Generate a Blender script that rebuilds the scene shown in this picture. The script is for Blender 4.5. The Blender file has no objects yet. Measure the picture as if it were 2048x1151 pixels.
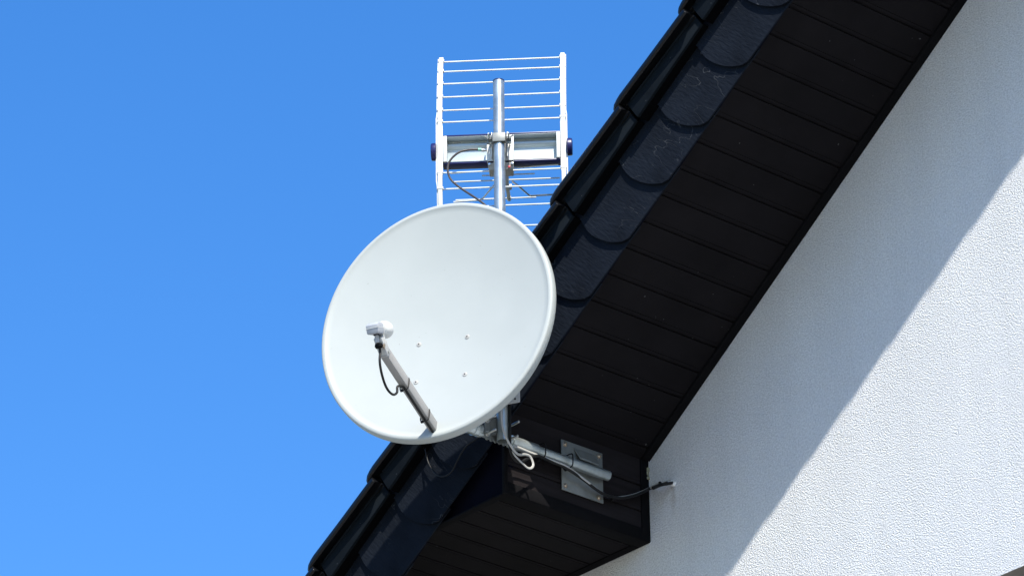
import bpy, bmesh, math, random
from mathutils import Vector as V, Matrix, noise
random.seed(7)
R = math.radians
S = bpy.context.scene
col = S.collection
# ---------------------------------------------------------------- camera
A_, T_, RO = R(49.17), R(27.17), R(-0.70)
FPX = 8500.0
_r = V((math.cos(A_), math.sin(A_), 0)); CF = V((-math.sin(A_)*math.cos(T_), math.cos(A_)*math.cos(T_), math.sin(T_)))
_u = _r.cross(CF)
CR = _r*math.cos(RO) + _u*math.sin(RO); CU = -_r*math.sin(RO) + _u*math.cos(RO)
CAM = V((9.39999643, -8.08232298, -5.63042878))
def ray(x, y): return (CR*(x-1024) - CU*(y-575.5) + CF*FPX)/FPX
def at(x, y, n, c):                       # photo pixel -> point on the plane n.P = c
    n = V(n); r = ray(x, y); return CAM + r*((c - n.dot(CAM))/n.dot(r))
def aty(x, y, Y): return at(x, y, (0,1,0), Y)
def atx(x, y, X): return at(x, y, (1,0,0), X)
def proj(P):
    d = P-CAM; z = d.dot(CF); return (1024+FPX*d.dot(CR)/z, 575.5-FPX*d.dot(CU)/z)
cd = bpy.data.cameras.new('camera'); cam = bpy.data.objects.new('camera', cd); col.objects.link(cam)
cd.sensor_width = 36; cd.lens = 36*FPX/2048; cd.clip_end = 3000; cd.clip_start = .1
M = Matrix((CR, CU, -CF)).transposed().to_4x4(); M.translation = CAM; cam.matrix_world = M
S.camera = cam
# ---------------------------------------------------------------- frames
BT = R(34.4)
SX = V((math.cos(BT), 0, math.sin(BT))); SN = V((-math.sin(BT), 0, math.cos(BT))); Y = V((0,1,0)); X = V((1,0,0)); Z = V((0,0,1))
def sp(s, n, y): return SX*s + SN*n + Y*y
W = 0.6246; GZ = -7.23
Fh = V((CF.x, CF.y, 0)).normalized(); Rh = V((Fh.y, -Fh.x, 0))
# ---------------------------------------------------------------- light
AZ, EL = R(62), R(48.3)
SUN = V((math.cos(EL)*math.sin(AZ), -math.cos(EL)*math.cos(AZ), math.sin(EL)))
ld = bpy.data.lights.new('sun', 'SUN'); ld.energy = 4.9; ld.angle = R(.53); ld.color = (1, .95, .86)
lo = bpy.data.objects.new('sun', ld); col.objects.link(lo); lo.rotation_euler = SUN.to_track_quat('Z', 'Y').to_euler(); lo.location = (6,-6,8)
w = bpy.data.worlds.new('World'); S.world = w; w.use_nodes = True
nt = w.node_tree; nt.nodes.clear()
sky = nt.nodes.new('ShaderNodeTexSky'); sky.sky_type = 'NISHITA'; sky.sun_disc = False
sky.sun_elevation = EL; sky.sun_rotation = math.atan2(SUN.x, SUN.y); sky.air_density = 1.0; sky.dust_density = .3; sky.ozone_density = 2.2
bg = nt.nodes.new('ShaderNodeBackground'); bg.inputs[1].default_value = .15
ou = nt.nodes.new('ShaderNodeOutputWorld'); hs_ = nt.nodes.new('ShaderNodeHueSaturation'); hs_.inputs['Hue'].default_value = .508; hs_.inputs['Saturation'].default_value = 1.36; hs_.inputs['Value'].default_value = 1.07; nt.links.new(sky.outputs[0], hs_.inputs['Color']); nt.links.new(hs_.outputs[0], bg.inputs[0]); nt.links.new(bg.outputs[0], ou.inputs[0])
S.view_settings.view_transform = 'Standard'; S.view_settings.look = 'None'; S.view_settings.exposure = 0.68; S.view_settings.gamma = 1
# ---------------------------------------------------------------- materials
def srgb(*c): return tuple((x/255/12.92 if x/255 <= .04045 else ((x/255+.055)/1.055)**2.4) for x in c)
def mat(name, c, rough=.5, metal=0, spec=.5, coat=0, bumps=(), var=None, rvar=0, specks=None):
    m = bpy.data.materials.new(name); m.use_nodes = True; t = m.node_tree; b = t.nodes['Principled BSDF']
    b.inputs['Base Color'].default_value = (*c, 1); b.inputs['Roughness'].default_value = rough; b.inputs['Metallic'].default_value = metal
    b.inputs['Specular IOR Level'].default_value = spec; b.inputs['Coat Weight'].default_value = coat; b.inputs['Coat Roughness'].default_value = .09
    tc = t.nodes.new('ShaderNodeTexCoord')
    def nz(scale, detail, stretch=None, dist=0, rough_=.55):
        n = t.nodes.new('ShaderNodeTexNoise'); n.inputs['Scale'].default_value = scale; n.inputs['Detail'].default_value = detail
        n.inputs['Distortion'].default_value = dist; n.inputs['Roughness'].default_value = rough_
        if stretch:
            mp = t.nodes.new('ShaderNodeMapping'); mp.inputs['Scale'].default_value = stretch
            if len(stretch) > 3: pass
            t.links.new(tc.outputs['Object'], mp.inputs[0]); t.links.new(mp.outputs[0], n.inputs['Vector'])
        else: t.links.new(tc.outputs['Object'], n.inputs['Vector'])
        return n
    if var:                                # (scale, low, high, stretch): colour variation
        sc, lo_, hi_ = var[:3]; n = nz(sc, 4, var[3] if len(var) > 3 else None)
        mr = t.nodes.new('ShaderNodeMapRange'); mr.inputs['From Min'].default_value = .3; mr.inputs['From Max'].default_value = .7
        mr.inputs['To Min'].default_value = lo_; mr.inputs['To Max'].default_value = hi_; t.links.new(n.outputs[0], mr.inputs[0])
        mx = t.nodes.new('ShaderNodeVectorMath'); mx.operation = 'SCALE'; mx.inputs[0].default_value = c
        t.links.new(mr.outputs[0], mx.inputs['Scale']); t.links.new(mx.outputs[0], b.inputs['Base Color'])
    if rvar:
        n = nz(14, 4); mr = t.nodes.new('ShaderNodeMapRange'); mr.inputs['To Min'].default_value = rough-rvar; mr.inputs['To Max'].default_value = rough+rvar
        t.links.new(n.outputs[0], mr.inputs[0]); t.links.new(mr.outputs[0], b.inputs['Roughness'])
    if specks:                             # dust and grit: rare pale dots
        n = nz(specks[0], 1); cr = t.nodes.new('ShaderNodeValToRGB'); cr.color_ramp.elements[0].position = specks[1]; cr.color_ramp.elements[1].position = specks[1]+.02; t.links.new(n.outputs[0], cr.inputs[0])
        mx = t.nodes.new('ShaderNodeMix'); mx.data_type = 'RGBA'; bc_ = b.inputs['Base Color']
        if bc_.links: t.links.new(bc_.links[0].from_socket, mx.inputs['A'])
        else: mx.inputs['A'].default_value = (*c, 1)
        mx.inputs['B'].default_value = (*specks[2], 1); t.links.new(cr.outputs[0], mx.inputs['Factor']); t.links.new(mx.outputs['Result'], bc_)
    prev = None
    for bp in bumps:                       # (scale, distance, strength, detail, stretch, distortion)
        sc, di, st, de = bp[:4]; n = nz(sc, de, bp[4] if len(bp) > 4 else None, bp[5] if len(bp) > 5 else 0)
        bu = t.nodes.new('ShaderNodeBump'); bu.inputs['Distance'].default_value = di; bu.inputs['Strength'].default_value = st
        t.links.new(n.outputs[0], bu.inputs['Height'])
        if prev: t.links.new(prev.outputs[0], bu.inputs['Normal'])
        prev = bu
    if prev: t.links.new(prev.outputs[0], b.inputs['Normal'])
    return m
def slate_mat(name, c):
    m = mat(name, c, .85, spec=.04, var=(7, .75, 1.3))
    t = m.node_tree; b = t.nodes['Principled BSDF']; tc = t.nodes.new('ShaderNodeTexCoord')
    oi = t.nodes.new('ShaderNodeObjectInfo')
    ad = t.nodes.new('ShaderNodeVectorMath'); ad.operation = 'ADD'; t.links.new(tc.outputs['Object'], ad.inputs[0])
    sc = t.nodes.new('ShaderNodeVectorMath'); sc.operation = 'SCALE'; sc.inputs[0].default_value = (31, 17, 23); t.links.new(oi.outputs['Random'], sc.inputs['Scale']); t.links.new(sc.outputs[0], ad.inputs[1])
    m0 = t.nodes.new('ShaderNodeMapping'); m0.inputs['Rotation'].default_value = (0, R(-44), 0); t.links.new(ad.outputs[0], m0.inputs[0])
    mp = t.nodes.new('ShaderNodeMapping'); mp.inputs['Scale'].default_value = (.5, 1, 1.9); t.links.new(m0.outputs[0], mp.inputs[0])
    # riven terraces: a stepped noise gives the chipped contour lines
    n1 = t.nodes.new('ShaderNodeTexNoise'); n1.inputs['Scale'].default_value = 5; n1.inputs['Detail'].default_value = 3.5; n1.inputs['Roughness'].default_value = .55; n1.inputs['Distortion'].default_value = .6; t.links.new(mp.outputs[0], n1.inputs['Vector'])
    mu = t.nodes.new('ShaderNodeMath'); mu.operation = 'MULTIPLY'; mu.inputs[1].default_value = 7; t.links.new(n1.outputs[0], mu.inputs[0])
    fl = t.nodes.new('ShaderNodeMath'); fl.operation = 'FLOOR'; t.links.new(mu.outputs[0], fl.inputs[0])
    b1 = t.nodes.new('ShaderNodeBump'); b1.inputs['Distance'].default_value = .004; b1.inputs['Strength'].default_value = 1; t.links.new(fl.outputs[0], b1.inputs['Height'])
    n2 = t.nodes.new('ShaderNodeTexNoise'); n2.inputs['Scale'].default_value = 60; n2.inputs['Detail'].default_value = 6; t.links.new(mp.outputs[0], n2.inputs['Vector'])
    b2 = t.nodes.new('ShaderNodeBump'); b2.inputs['Distance'].default_value = .005; b2.inputs['Strength'].default_value = .6; t.links.new(n2.outputs[0], b2.inputs['Height']); t.links.new(b1.outputs[0], b2.inputs['Normal'])
    t.links.new(b2.outputs[0], b.inputs['Normal'])
    # pale veins where the terraces break
    fr = t.nodes.new('ShaderNodeMath'); fr.operation = 'FRACT'; t.links.new(mu.outputs[0], fr.inputs[0])
    cr = t.nodes.new('ShaderNodeValToRGB'); e = cr.color_ramp.elements; e[0].position = .0; e[0].color = (1,1,1,1); e[1].position = .045; e[1].color = (0,0,0,1); t.links.new(fr.outputs[0], cr.inputs[0])
    n3 = t.nodes.new('ShaderNodeTexNoise'); n3.inputs['Scale'].default_value = 3; t.links.new(ad.outputs[0], n3.inputs['Vector'])
    c3 = t.nodes.new('ShaderNodeValToRGB'); c3.color_ramp.elements[0].position = .42; c3.color_ramp.elements[1].position = .60; t.links.new(n3.outputs[0], c3.inputs[0])
    mm = t.nodes.new('ShaderNodeMath'); mm.operation = 'MULTIPLY'; t.links.new(cr.outputs[0], mm.inputs[0]); t.links.new(c3.outputs[0], mm.inputs[1])
    m2 = t.nodes.new('ShaderNodeMath'); m2.operation = 'MULTIPLY'; m2.inputs[1].default_value = .75; t.links.new(mm.outputs[0], m2.inputs[0])
    src = b.inputs['Base Color'].links[0].from_socket
    mx = t.nodes.new('ShaderNodeMix'); mx.data_type = 'RGBA'; t.links.new(m2.outputs[0], mx.inputs['Factor']); t.links.new(src, mx.inputs['A']); mx.inputs['B'].default_value = (.09, .095, .1, 1)
    t.links.new(mx.outputs['Result'], b.inputs['Base Color'])
    return m
M_wall = mat('white_render', (.745, .748, .742), .95, spec=.1, bumps=((195, .0085, 1, 2.2, None, .1), (60, .004, .25, 2)), var=(150, .78, 1.10))  # fine dark grain in the colour stands in for shaded pits
M_reveal_shade = mat('shaded_reveal_render', (.30, .28, .25), .95, spec=.1, bumps=((220, .004, .5, 3),), var=(8, .85, 1.1))  # the wall's render with the reveal's shade put into the colour
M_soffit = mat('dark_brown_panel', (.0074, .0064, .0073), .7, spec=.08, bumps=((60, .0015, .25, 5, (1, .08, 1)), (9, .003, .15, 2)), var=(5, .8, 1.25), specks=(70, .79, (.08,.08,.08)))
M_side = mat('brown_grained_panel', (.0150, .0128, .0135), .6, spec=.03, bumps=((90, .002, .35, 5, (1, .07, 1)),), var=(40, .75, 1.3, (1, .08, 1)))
M_trim = mat('dark_edge_trim', (.0050, .0048, .0055), .7, spec=.05, var=(6, .85, 1.15))
M_board = mat('navy_black_board', (.003, .0035, .009), .8, spec=.03, var=(6, .85, 1.15))
M_tile = mat('black_glazed_tile', (.0020, .0023, .0030), .5, spec=.12, coat=.28, bumps=((30, .002, .12, 3), (260, .0006, .3, 2)), var=(12, .8, 1.3), rvar=.08)
M_under_shade = mat('shade_black_underside', (.0022, .0024, .003), .9, spec=.02)  # shade under the tiles put into the colour, near black without gloss
M_flap = mat('black_dull_tile', (.0080, .011, .0145), .85, spec=.03, bumps=((300, .0008, .4, 2),), var=(12, .8, 1.25), specks=(85, .78, (.10,.10,.10)))
M_slate = slate_mat('dark_split_slate', (.0080, .0105, .0155))
M_ground = mat('mown_grass', (.105, .105, .06), .95, spec=.1, bumps=((30, .03, .8, 6),), var=(.6, .7, 1.3))
M_dish = mat('pale_grey_enamel', (.385, .408, .392), .55, spec=.3, bumps=((500, .0006, .12, 2),), var=(6, .965, 1.02), specks=(110, .80, (.26,.25,.22)))
M_dishback = mat('grey_enamel', (.44, .45, .44), .45, spec=.4, var=(5, .95, 1.03))
M_arm_shade = mat('shade_grey_arm_enamel', (.30, .295, .285), .5, spec=.3, var=(9, .95, 1.04))  # enamel darkened all over to carry the shade on the arm's underside
M_galv = mat('galvanised_steel', (.44, .48, .47), .38, metal=.78, bumps=((120, .0006, .25, 4),), var=(28, .82, 1.15), rvar=.1)
M_galvd = mat('dull_zinc_plate', (.20, .21, .20), .5, metal=.5, bumps=((80, .0008, .3, 4),), var=(22, .8, 1.15), rvar=.1)
M_bolt = mat('bright_zinc', (.6, .6, .57), .28, metal=1)
M_brass = mat('yellow_passivated_zinc', (.42, .34, .26), .32, metal=1)
M_hole = mat('dark_void', (.006, .006, .006), .9, spec=.1)
M_alu = mat('white_aluminium_rod', (.75, .78, .78), .35, metal=.35, var=(30, .95, 1.03))
M_plastic = mat('white_plastic', (.60, .61, .59), .42, spec=.4, var=(14, .96, 1.03))
M_gplastic = mat('light_grey_plastic', (.36, .38, .41), .45, spec=.4, var=(14, .96, 1.03))
M_tray = mat('grey_tray_metal', (.42, .48, .50), .42, metal=.25, var=(20, .95, 1.04))
M_navy = mat('navy_plastic', (.010, .012, .085), .35, spec=.45, var=(14, .9, 1.1))
M_box = mat('stone_grey_plastic', (.40, .39, .36), .5, spec=.35, var=(14, .94, 1.04))
M_coax = mat('black_cable_sheath', (.008, .008, .008), .5, spec=.25, var=(40, .8, 1.2))
M_brown = mat('worn_dark_cable_sheath', (.045, .035, .033), .4, spec=.5, var=(60, .8, 1.2))
M_white = mat('white_cable_sheath', (.40, .39, .365), .4, spec=.45, var=(40, .92, 1.05))
M_green = mat('pale_green_ring', (.25, .55, .42), .4)
M_red = mat('red_plug', (.45, .02, .03), .4)
M_paper = mat('sticker_paper', (.55, .57, .57), .5)
M_ink = mat('black_ink', (.02, .02, .025), .6)
M_seal = mat('white_sealant', (.78, .77, .74), .6, bumps=((90, .004, .6, 3),))
M_glass = mat('window_glass', (.02, .025, .03), .05, spec=.8)
M_frame = mat('dark_window_frame', (.03, .03, .035), .4)
M_foam = mat('broken_foam', (.30, .29, .20), .9, bumps=((60, .006, .8, 4),), var=(50, .5, 1.2))
# ---------------------------------------------------------------- mesh helpers
class MB:
    def __init__(s): s.v = []; s.f = []
    def add(s, vs, fs):
        o = len(s.v); s.v += [V(p) for p in vs]; s.f += [tuple(i+o for i in f) for f in fs]; return s
    def box(s, c, ax, h, bev=0):
        bm = bmesh.new(); bmesh.ops.create_cube(bm, size=2)
        for v_ in bm.verts: v_.co = V((v_.co.x*h[0], v_.co.y*h[1], v_.co.z*h[2]))
        if bev: bmesh.ops.bevel(bm, geom=bm.edges[:], offset=bev, segments=2, profile=.5, affect='EDGES')
        a = [V(k) for k in ax]; flip = a[0].cross(a[1]).dot(a[2]) < 0
        vs = [V(c)+a[0]*v_.co.x+a[1]*v_.co.y+a[2]*v_.co.z for v_ in bm.verts]; bm.verts.index_update()
        fs = [tuple(l.index for l in (reversed(f.verts) if flip else f.verts)) for f in bm.faces]; bm.free()
        return s.add(vs, fs)
    def prism(s, pts, d):                  # closed polygon of points, extruded by vector d
        n = len(pts); nr = V((0,0,0))
        for i in range(n): nr += V(pts[i]).cross(V(pts[(i+1) % n]))
        if nr.dot(d) > 0: pts = list(reversed(pts))
        vs = [V(p) for p in pts]+[V(p)+d for p in pts]
        return s.add(vs, [tuple(range(n)), tuple(reversed(range(n, 2*n)))]+[(i, i+n, (i+1) % n+n, (i+1) % n) for i in range(n)])
    def tube(s, pts, r, seg=12, cap=True, flat=1.0, up=None):
        pts = [V(p) for p in pts]; rs = r if isinstance(r, (list, tuple)) else [r]*len(pts)
        prev = None; o = len(s.v); n = len(pts)
        for i, p in enumerate(pts):
            t = (pts[min(i+1, n-1)]-pts[max(i-1, 0)]).normalized()
            if prev is None:
                ref = up if up else (Z if abs(t.z) < .9 else X); a = (ref - t*ref.dot(t)).normalized()
            else: a = (prev - t*prev.dot(t)).normalized()
            prev = a; b = t.cross(a)
            for k in range(seg):
                q = 2*math.pi*k/seg; s.v.append(p + a*math.cos(q)*rs[i]*flat + b*math.sin(q)*rs[i])
        for i in range(n-1):
            for k in range(seg):
                s.f.append((o+i*seg+k, o+i*seg+(k+1) % seg, o+(i+1)*seg+(k+1) % seg, o+(i+1)*seg+k))
        if cap: s.f.append(tuple(reversed(range(o, o+seg)))); s.f.append(tuple(range(o+(n-1)*seg, o+n*seg)))
        return s
    def pipe(s, a, b, r, wall=.002, seg=32):   # open hollow tube
        a, b = V(a), V(b); t = (b-a).normalized(); ref = Z if abs(t.z) < .9 else X; u = (ref-t*ref.dot(t)).normalized(); v_ = t.cross(u); o = len(s.v)
        for p, rr in ((a, r), (b, r), (b, r-wall), (a, r-wall)):
            for k in range(seg):
                q = 2*math.pi*k/seg; s.v.append(p+u*math.cos(q)*rr+v_*math.sin(q)*rr)
        for j in range(4):
            for k in range(seg):
                s.f.append((o+j*seg+k, o+j*seg+(k+1) % seg, o+((j+1) % 4)*seg+(k+1) % seg, o+((j+1) % 4)*seg+k))
        return s
    def lathe(s, c, ax, prof, seg=24):     # prof: (distance along ax, radius)
        ax = V(ax).normalized(); pts = [V(c)+ax*p[0] for p in prof]; ref = Z if abs(ax.z) < .9 else X; u = (ref-ax*ref.dot(ax)).normalized(); v_ = ax.cross(u); o = len(s.v)
        for (d, r) in prof:
            for k in range(seg):
                q = 2*math.pi*k/seg; s.v.append(V(c)+ax*d+u*math.cos(q)*max(r, 1e-5)+v_*math.sin(q)*max(r, 1e-5))
        for i in range(len(prof)-1):
            for k in range(seg): s.f.append((o+i*seg+k, o+i*seg+(k+1) % seg, o+(i+1)*seg+(k+1) % seg, o+(i+1)*seg+k))
        s.f.append(tuple(reversed(range(o, o+seg)))); s.f.append(tuple(range(o+(len(prof)-1)*seg, o+len(prof)*seg)))
        return s
    def build(s, name, m, parent=None, base=None, smooth=30, clean=False, label=None, bev=0):
        base = V(base) if base is not None else (ROOTS.get(parent.name, V((0,0,0))) if parent else V((0,0,0)))
        me = bpy.data.meshes.new(name); me.from_pydata([tuple(p-base) for p in s.v], [], s.f)
        if clean or bev:
            bm = bmesh.new(); bm.from_mesh(me); bmesh.ops.remove_doubles(bm, verts=bm.verts[:], dist=1e-5)
            if bev: bmesh.ops.bevel(bm, geom=[e for e in bm.edges if len(e.link_faces) == 2 and e.calc_face_angle() > .5], offset=bev, segments=2, profile=.5, affect='EDGES')
            bmesh.ops.recalc_face_normals(bm, faces=bm.faces[:]); bm.to_mesh(me); bm.free()
        me.materials.append(m); me.update()
        if smooth: me.shade_smooth(); me.set_sharp_from_angle(angle=R(smooth))
        o = bpy.data.objects.new(name, me); col.objects.link(o)
        if parent: o.parent = parent
        else: o.location = base
        ROOTS[o.name] = base
        if label: o['label'] = label
        return o
ROOTS = {}
def tag(o, label=None, cat=None, group=None, kind=None):
    for k, q in (('label', label), ('category', cat), ('group', group), ('kind', kind)):
        if q: o[k] = q
    return o
def thing(name, base, label, cat, group=None):
    o = bpy.data.objects.new(name, None); o.empty_display_size = .05; col.objects.link(o); o.location = base; ROOTS[o.name] = V(base); return tag(o, label, cat, group)
def dup(o, off, parent=None):
    c = o.copy(); col.objects.link(c); c.parent = parent or o.parent; c.location = V(o.location)+V(off); ROOTS[c.name] = ROOTS[o.name]+V(off); return c
def spline(pts, n=10):                     # Catmull-Rom through points
    pts = [V(p) for p in pts]; P = [pts[0]*2-pts[1]]+pts+[pts[-1]*2-pts[-2]]; out = []
    for i in range(1, len(P)-2):
        for k in range(n):
            t = k/n; a, b, c, d = P[i-1:i+3]
            out.append(.5*((2*b)+(c-a)*t+(2*a-5*b+4*c-d)*t*t+(3*b-a-3*c+d)*t**3))
    return out+[pts[-1]]
# ---------------------------------------------------------------- ground
g = MB(); g.add([(-400,-400,GZ),(400,-400,GZ),(400,400,GZ),(-400,400,GZ)], [(0,1,2,3)])
tag(g.build('ground', M_ground, smooth=0), kind='structure')
pv = MB(); pv.box((4, -6.4, GZ+.03), (X,Y,Z), (13, 7, .03), .004)  # unseen pale paving, added and widened to bounce light up at the house
M_bounce = mat('pale_bounce_paving', (.35, .34, .325), .9, spec=.2, var=(3, .85, 1.1), bumps=((40, .003, .4, 4),))
tag(pv.build('bounce_paving', M_bounce), kind='structure')
# ---------------------------------------------------------------- house
RX = 4.3; XE = -1.35; HD = 9.0; XC = -.45           # ridge x, lower end of the verge (s), depth, house corner
house = thing('house', (3.6, W, GZ), 'white rendered house with a steep black roof and dark boxed eaves', 'house')
SO = .238                                            # soffit plane (n)
wn = [(1.49, -.632), (2.75, -.632), (2.75, -2.05), (1.49, -2.05)]
xr = 2*RX-XC
def ztop(x): xx = x if x <= RX else 2*RX-x; return xx*math.tan(BT)+SO/math.cos(BT)+.02
wl = MB()
def quad(m, a, b, c, d): m.add([a, b, c, d], [(0,1,2,3)])
def wp(x, z, y=W): return V((x, y, z))
z1, z2 = wn[0][1], wn[2][1]
wl.add([wp(XC,GZ), wp(xr,GZ), wp(xr,z2), wp(XC,z2)], [(0,1,2,3)])
wl.add([wp(XC,z2), wp(1.49,z2), wp(1.49,z1), wp(XC,z1)], [(0,1,2,3)])
wl.add([wp(2.75,z2), wp(xr,z2), wp(xr,z1), wp(2.75,z1)], [(0,1,2,3)])
wl.add([wp(XC,z1), wp(1.49,z1), wp(2.75,z1), wp(xr,z1), wp(xr,max(z1, ztop(xr))), wp(RX,ztop(RX)), wp(XC,max(z1+.01, ztop(XC)))], [(0,1,2,3,4,5,6)])
for x_ in (XC, xr): wl.add([wp(x_,GZ), wp(x_,ztop(XC)), wp(x_,ztop(XC),W+HD), wp(x_,GZ,W+HD)], [(0,1,2,3) if x_ == XC else (3,2,1,0)])
wl.add([wp(xr,GZ,W+HD), wp(XC,GZ,W+HD), wp(XC,ztop(XC),W+HD), wp(RX,ztop(RX),W+HD), wp(xr,ztop(XC),W+HD)], [(0,1,2,3,4)])
wl.build('wall', M_wall, house, smooth=0)
t_ = M_wall.node_tree; b_ = t_.nodes['Principled BSDF']; src = b_.inputs['Base Color'].links[0].from_socket   # rust-brown drip below the cable hole, faint rain streaks
hx = aty(1347, 966, W)-ROOTS[house.name]; tc_ = t_.nodes.new('ShaderNodeTexCoord')
def mth(op, a, b2=None):
    n_ = t_.nodes.new('ShaderNodeMath'); n_.operation = op; n_.use_clamp = op == 'SUBTRACT' and False
    for i_, q_ in enumerate((a, b2)):
        if q_ is None: continue
        if isinstance(q_, (int, float)): n_.inputs[i_].default_value = q_
        else: t_.links.new(q_, n_.inputs[i_])
    return n_.outputs[0]
sx_ = t_.nodes.new('ShaderNodeSeparateXYZ'); t_.links.new(tc_.outputs['Object'], sx_.inputs[0])
nn_ = t_.nodes.new('ShaderNodeTexNoise'); nn_.inputs['Scale'].default_value = 28; t_.links.new(tc_.outputs['Object'], nn_.inputs['Vector'])
wob = mth('MULTIPLY', mth('SUBTRACT', nn_.outputs[0], .5), .03)
dx_ = mth('ABSOLUTE', mth('ADD', mth('SUBTRACT', sx_.outputs[0], hx.x-.004), wob)); dz_ = mth('SUBTRACT', hx.z-.004, sx_.outputs[2])
m1_ = t_.nodes.new('ShaderNodeMapRange'); m1_.interpolation_type = 'SMOOTHSTEP'; m1_.inputs['From Min'].default_value = .018; m1_.inputs['From Max'].default_value = .002; t_.links.new(dx_, m1_.inputs[0])
m2_ = t_.nodes.new('ShaderNodeMapRange'); m2_.inputs['From Min'].default_value = .12; m2_.inputs['From Max'].default_value = .0; t_.links.new(dz_, m2_.inputs[0])
m3_ = mth('MULTIPLY', mth('MULTIPLY', m1_.outputs[0], m2_.outputs[0]), mth('GREATER_THAN', dz_, 0.0))
mixd = t_.nodes.new('ShaderNodeMix'); mixd.data_type = 'RGBA'; t_.links.new(mth('MULTIPLY', m3_, .55), mixd.inputs['Factor']); t_.links.new(src, mixd.inputs['A']); mixd.inputs['B'].default_value = (.34, .28, .22, 1)
mp_ = t_.nodes.new('ShaderNodeMapping'); mp_.inputs['Scale'].default_value = (9, 9, .7); t_.links.new(tc_.outputs['Object'], mp_.inputs[0])
ns_ = t_.nodes.new('ShaderNodeTexNoise'); ns_.inputs['Scale'].default_value = 1; ns_.inputs['Detail'].default_value = 4; t_.links.new(mp_.outputs[0], ns_.inputs['Vector'])
mr_ = t_.nodes.new('ShaderNodeMapRange'); mr_.inputs['From Min'].default_value = .35; mr_.inputs['From Max'].default_value = .65; mr_.inputs['To Min'].default_value = .965; mr_.inputs['To Max'].default_value = 1.015; t_.links.new(ns_.outputs[0], mr_.inputs[0])
vs_ = t_.nodes.new('ShaderNodeVectorMath'); vs_.operation = 'SCALE'; t_.links.new(mixd.outputs['Result'], vs_.inputs[0]); t_.links.new(mr_.outputs[0], vs_.inputs['Scale']); t_.links.new(vs_.outputs[0], b_.inputs['Base Color'])
win = MB()                                            # window: reveal, frame, pane
D = .16
for a, b in ((0,1),(1,2),(2,3),(3,0)):
    p, q = wn[a], wn[b]; win.add([wp(p[0],p[1]), wp(q[0],q[1]), wp(q[0],q[1],W+D), wp(p[0],p[1],W+D)], [(0,1,2,3)])
win_o = win.build('window', M_reveal_shade, house, smooth=0)
fr = MB(); cx, cz = 2.12, (z1+z2)/2; hw, hh = .63, (z1-z2)/2
for c, h in (((cx, W+D-.03, z1-.035), (hw, .03, .035)), ((cx, W+D-.03, z2+.035), (hw, .03, .035)), ((1.49+.035, W+D-.03, cz), (.035, .03, hh-.07)), ((2.75-.035, W+D-.03, cz), (.035, .03, hh-.07)), ((cx, W+D-.028, cz), (.04, .028, hh-.07))):
    fr.box(c, (X,Y,Z), h, .003)
fr.build('frame', M_frame, win_o); gl = MB(); gl.box((cx, W+D-.02, cz), (X,Y,Z), (hw-.06, .006, hh-.06)); gl.build('pane', M_glass, win_o)
# --- roof field (pantiles) of both slopes
rf = MB(); s0 = -1.12; sR = RX/math.cos(BT)+.50*math.tan(BT); TP = .3795
NY = 120; rows = []
prof = []
s_ = s0
while s_ < sR:
    prof += [(s_, .515), (min(s_+TP, sR), .49)]; s_ += TP
for side in (0, 1):
    o = len(rf.v)
    for (s_, n_) in prof:
        for j in range(NY+1):
            y_ = -.02+(HD+1.2)*j/NY; wv = .022*math.cos((y_+.02)/.30*2*math.pi) if j else 0
            p = sp(s_, n_+wv*.8, y_)
            if side: p = V((2*RX-p.x, p.y, p.z))
            rf.v.append(p)
    m_ = NY+1
    for i in range(len(prof)-1):
        for j in range(NY):
            q = (o+i*m_+j, o+(i+1)*m_+j, o+(i+1)*m_+j+1, o+i*m_+j+1); rf.f.append(q if side else tuple(reversed(q)))
# underlay closing the roof from below
for side in (0, 1):
    q = [sp(s0, .45, .02), sp(sR-.06, .45, .02), sp(sR-.06, .45, HD+1.1), sp(s0, .45, HD+1.1)]
    if side: q = [V((2*RX-p.x, p.y, p.z)) for p in q]
    rf.add(q, [(0,1,2,3)])
roof = rf.build('roof', M_tile, house, smooth=40)
rg = MB(); rg.tube([(RX, -.1, sp(sR,.51,0).z-.03), (RX, HD+1.2, sp(sR,.51,0).z-.03)], .11, 20); rg.build('ridge_cap', M_tile, roof)
# --- verge tile: one rolled edge tile with its hanging flap
def verge_tile():
    m = MB(); L = TP+.035
    # outer roll: lofted rings in (y, n), tail (s=0) raised over the head of the tile below
    def ring(s_, lift, sh=0.0):
        c = (-.066, .494+lift); k = 1-sh
        pts = [(-.010,.478),(-.010,.512),(-.030,.521),(-.055,.524),(-.078,.521),(-.093,.512),(-.100,.499),(-.1005,.487),(-.094,.482),(-.066,.493),(-.058,.492),(-.056,.478)]
        return [sp(s_, c[1]+((n_+lift)-c[1])*k, c[0]+(y_-c[0])*k) for y_, n_ in pts]
    st = [(.0, .012, .62), (.003, .016, .38), (.010, .021, .19), (.022, .025, .08), (.04, .026, .02), (.06, .026, 0), (.2, .013, 0), (L-.003, -.003, 0), (L, -.0035, .05)]
    rings = [ring(*q) for q in st]; n = len(rings[0]); vs = [p for r_ in rings for p in r_]
    fs = [(i*n+k, i*n+(k+1) % n, (i+1)*n+(k+1) % n, (i+1)*n+k) for i in range(len(rings)-1) for k in range(n)]
    fs += [tuple(reversed(range(n))), tuple(range((len(rings)-1)*n, len(rings)*n))]
    m.add(vs, fs)
    return m
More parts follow.
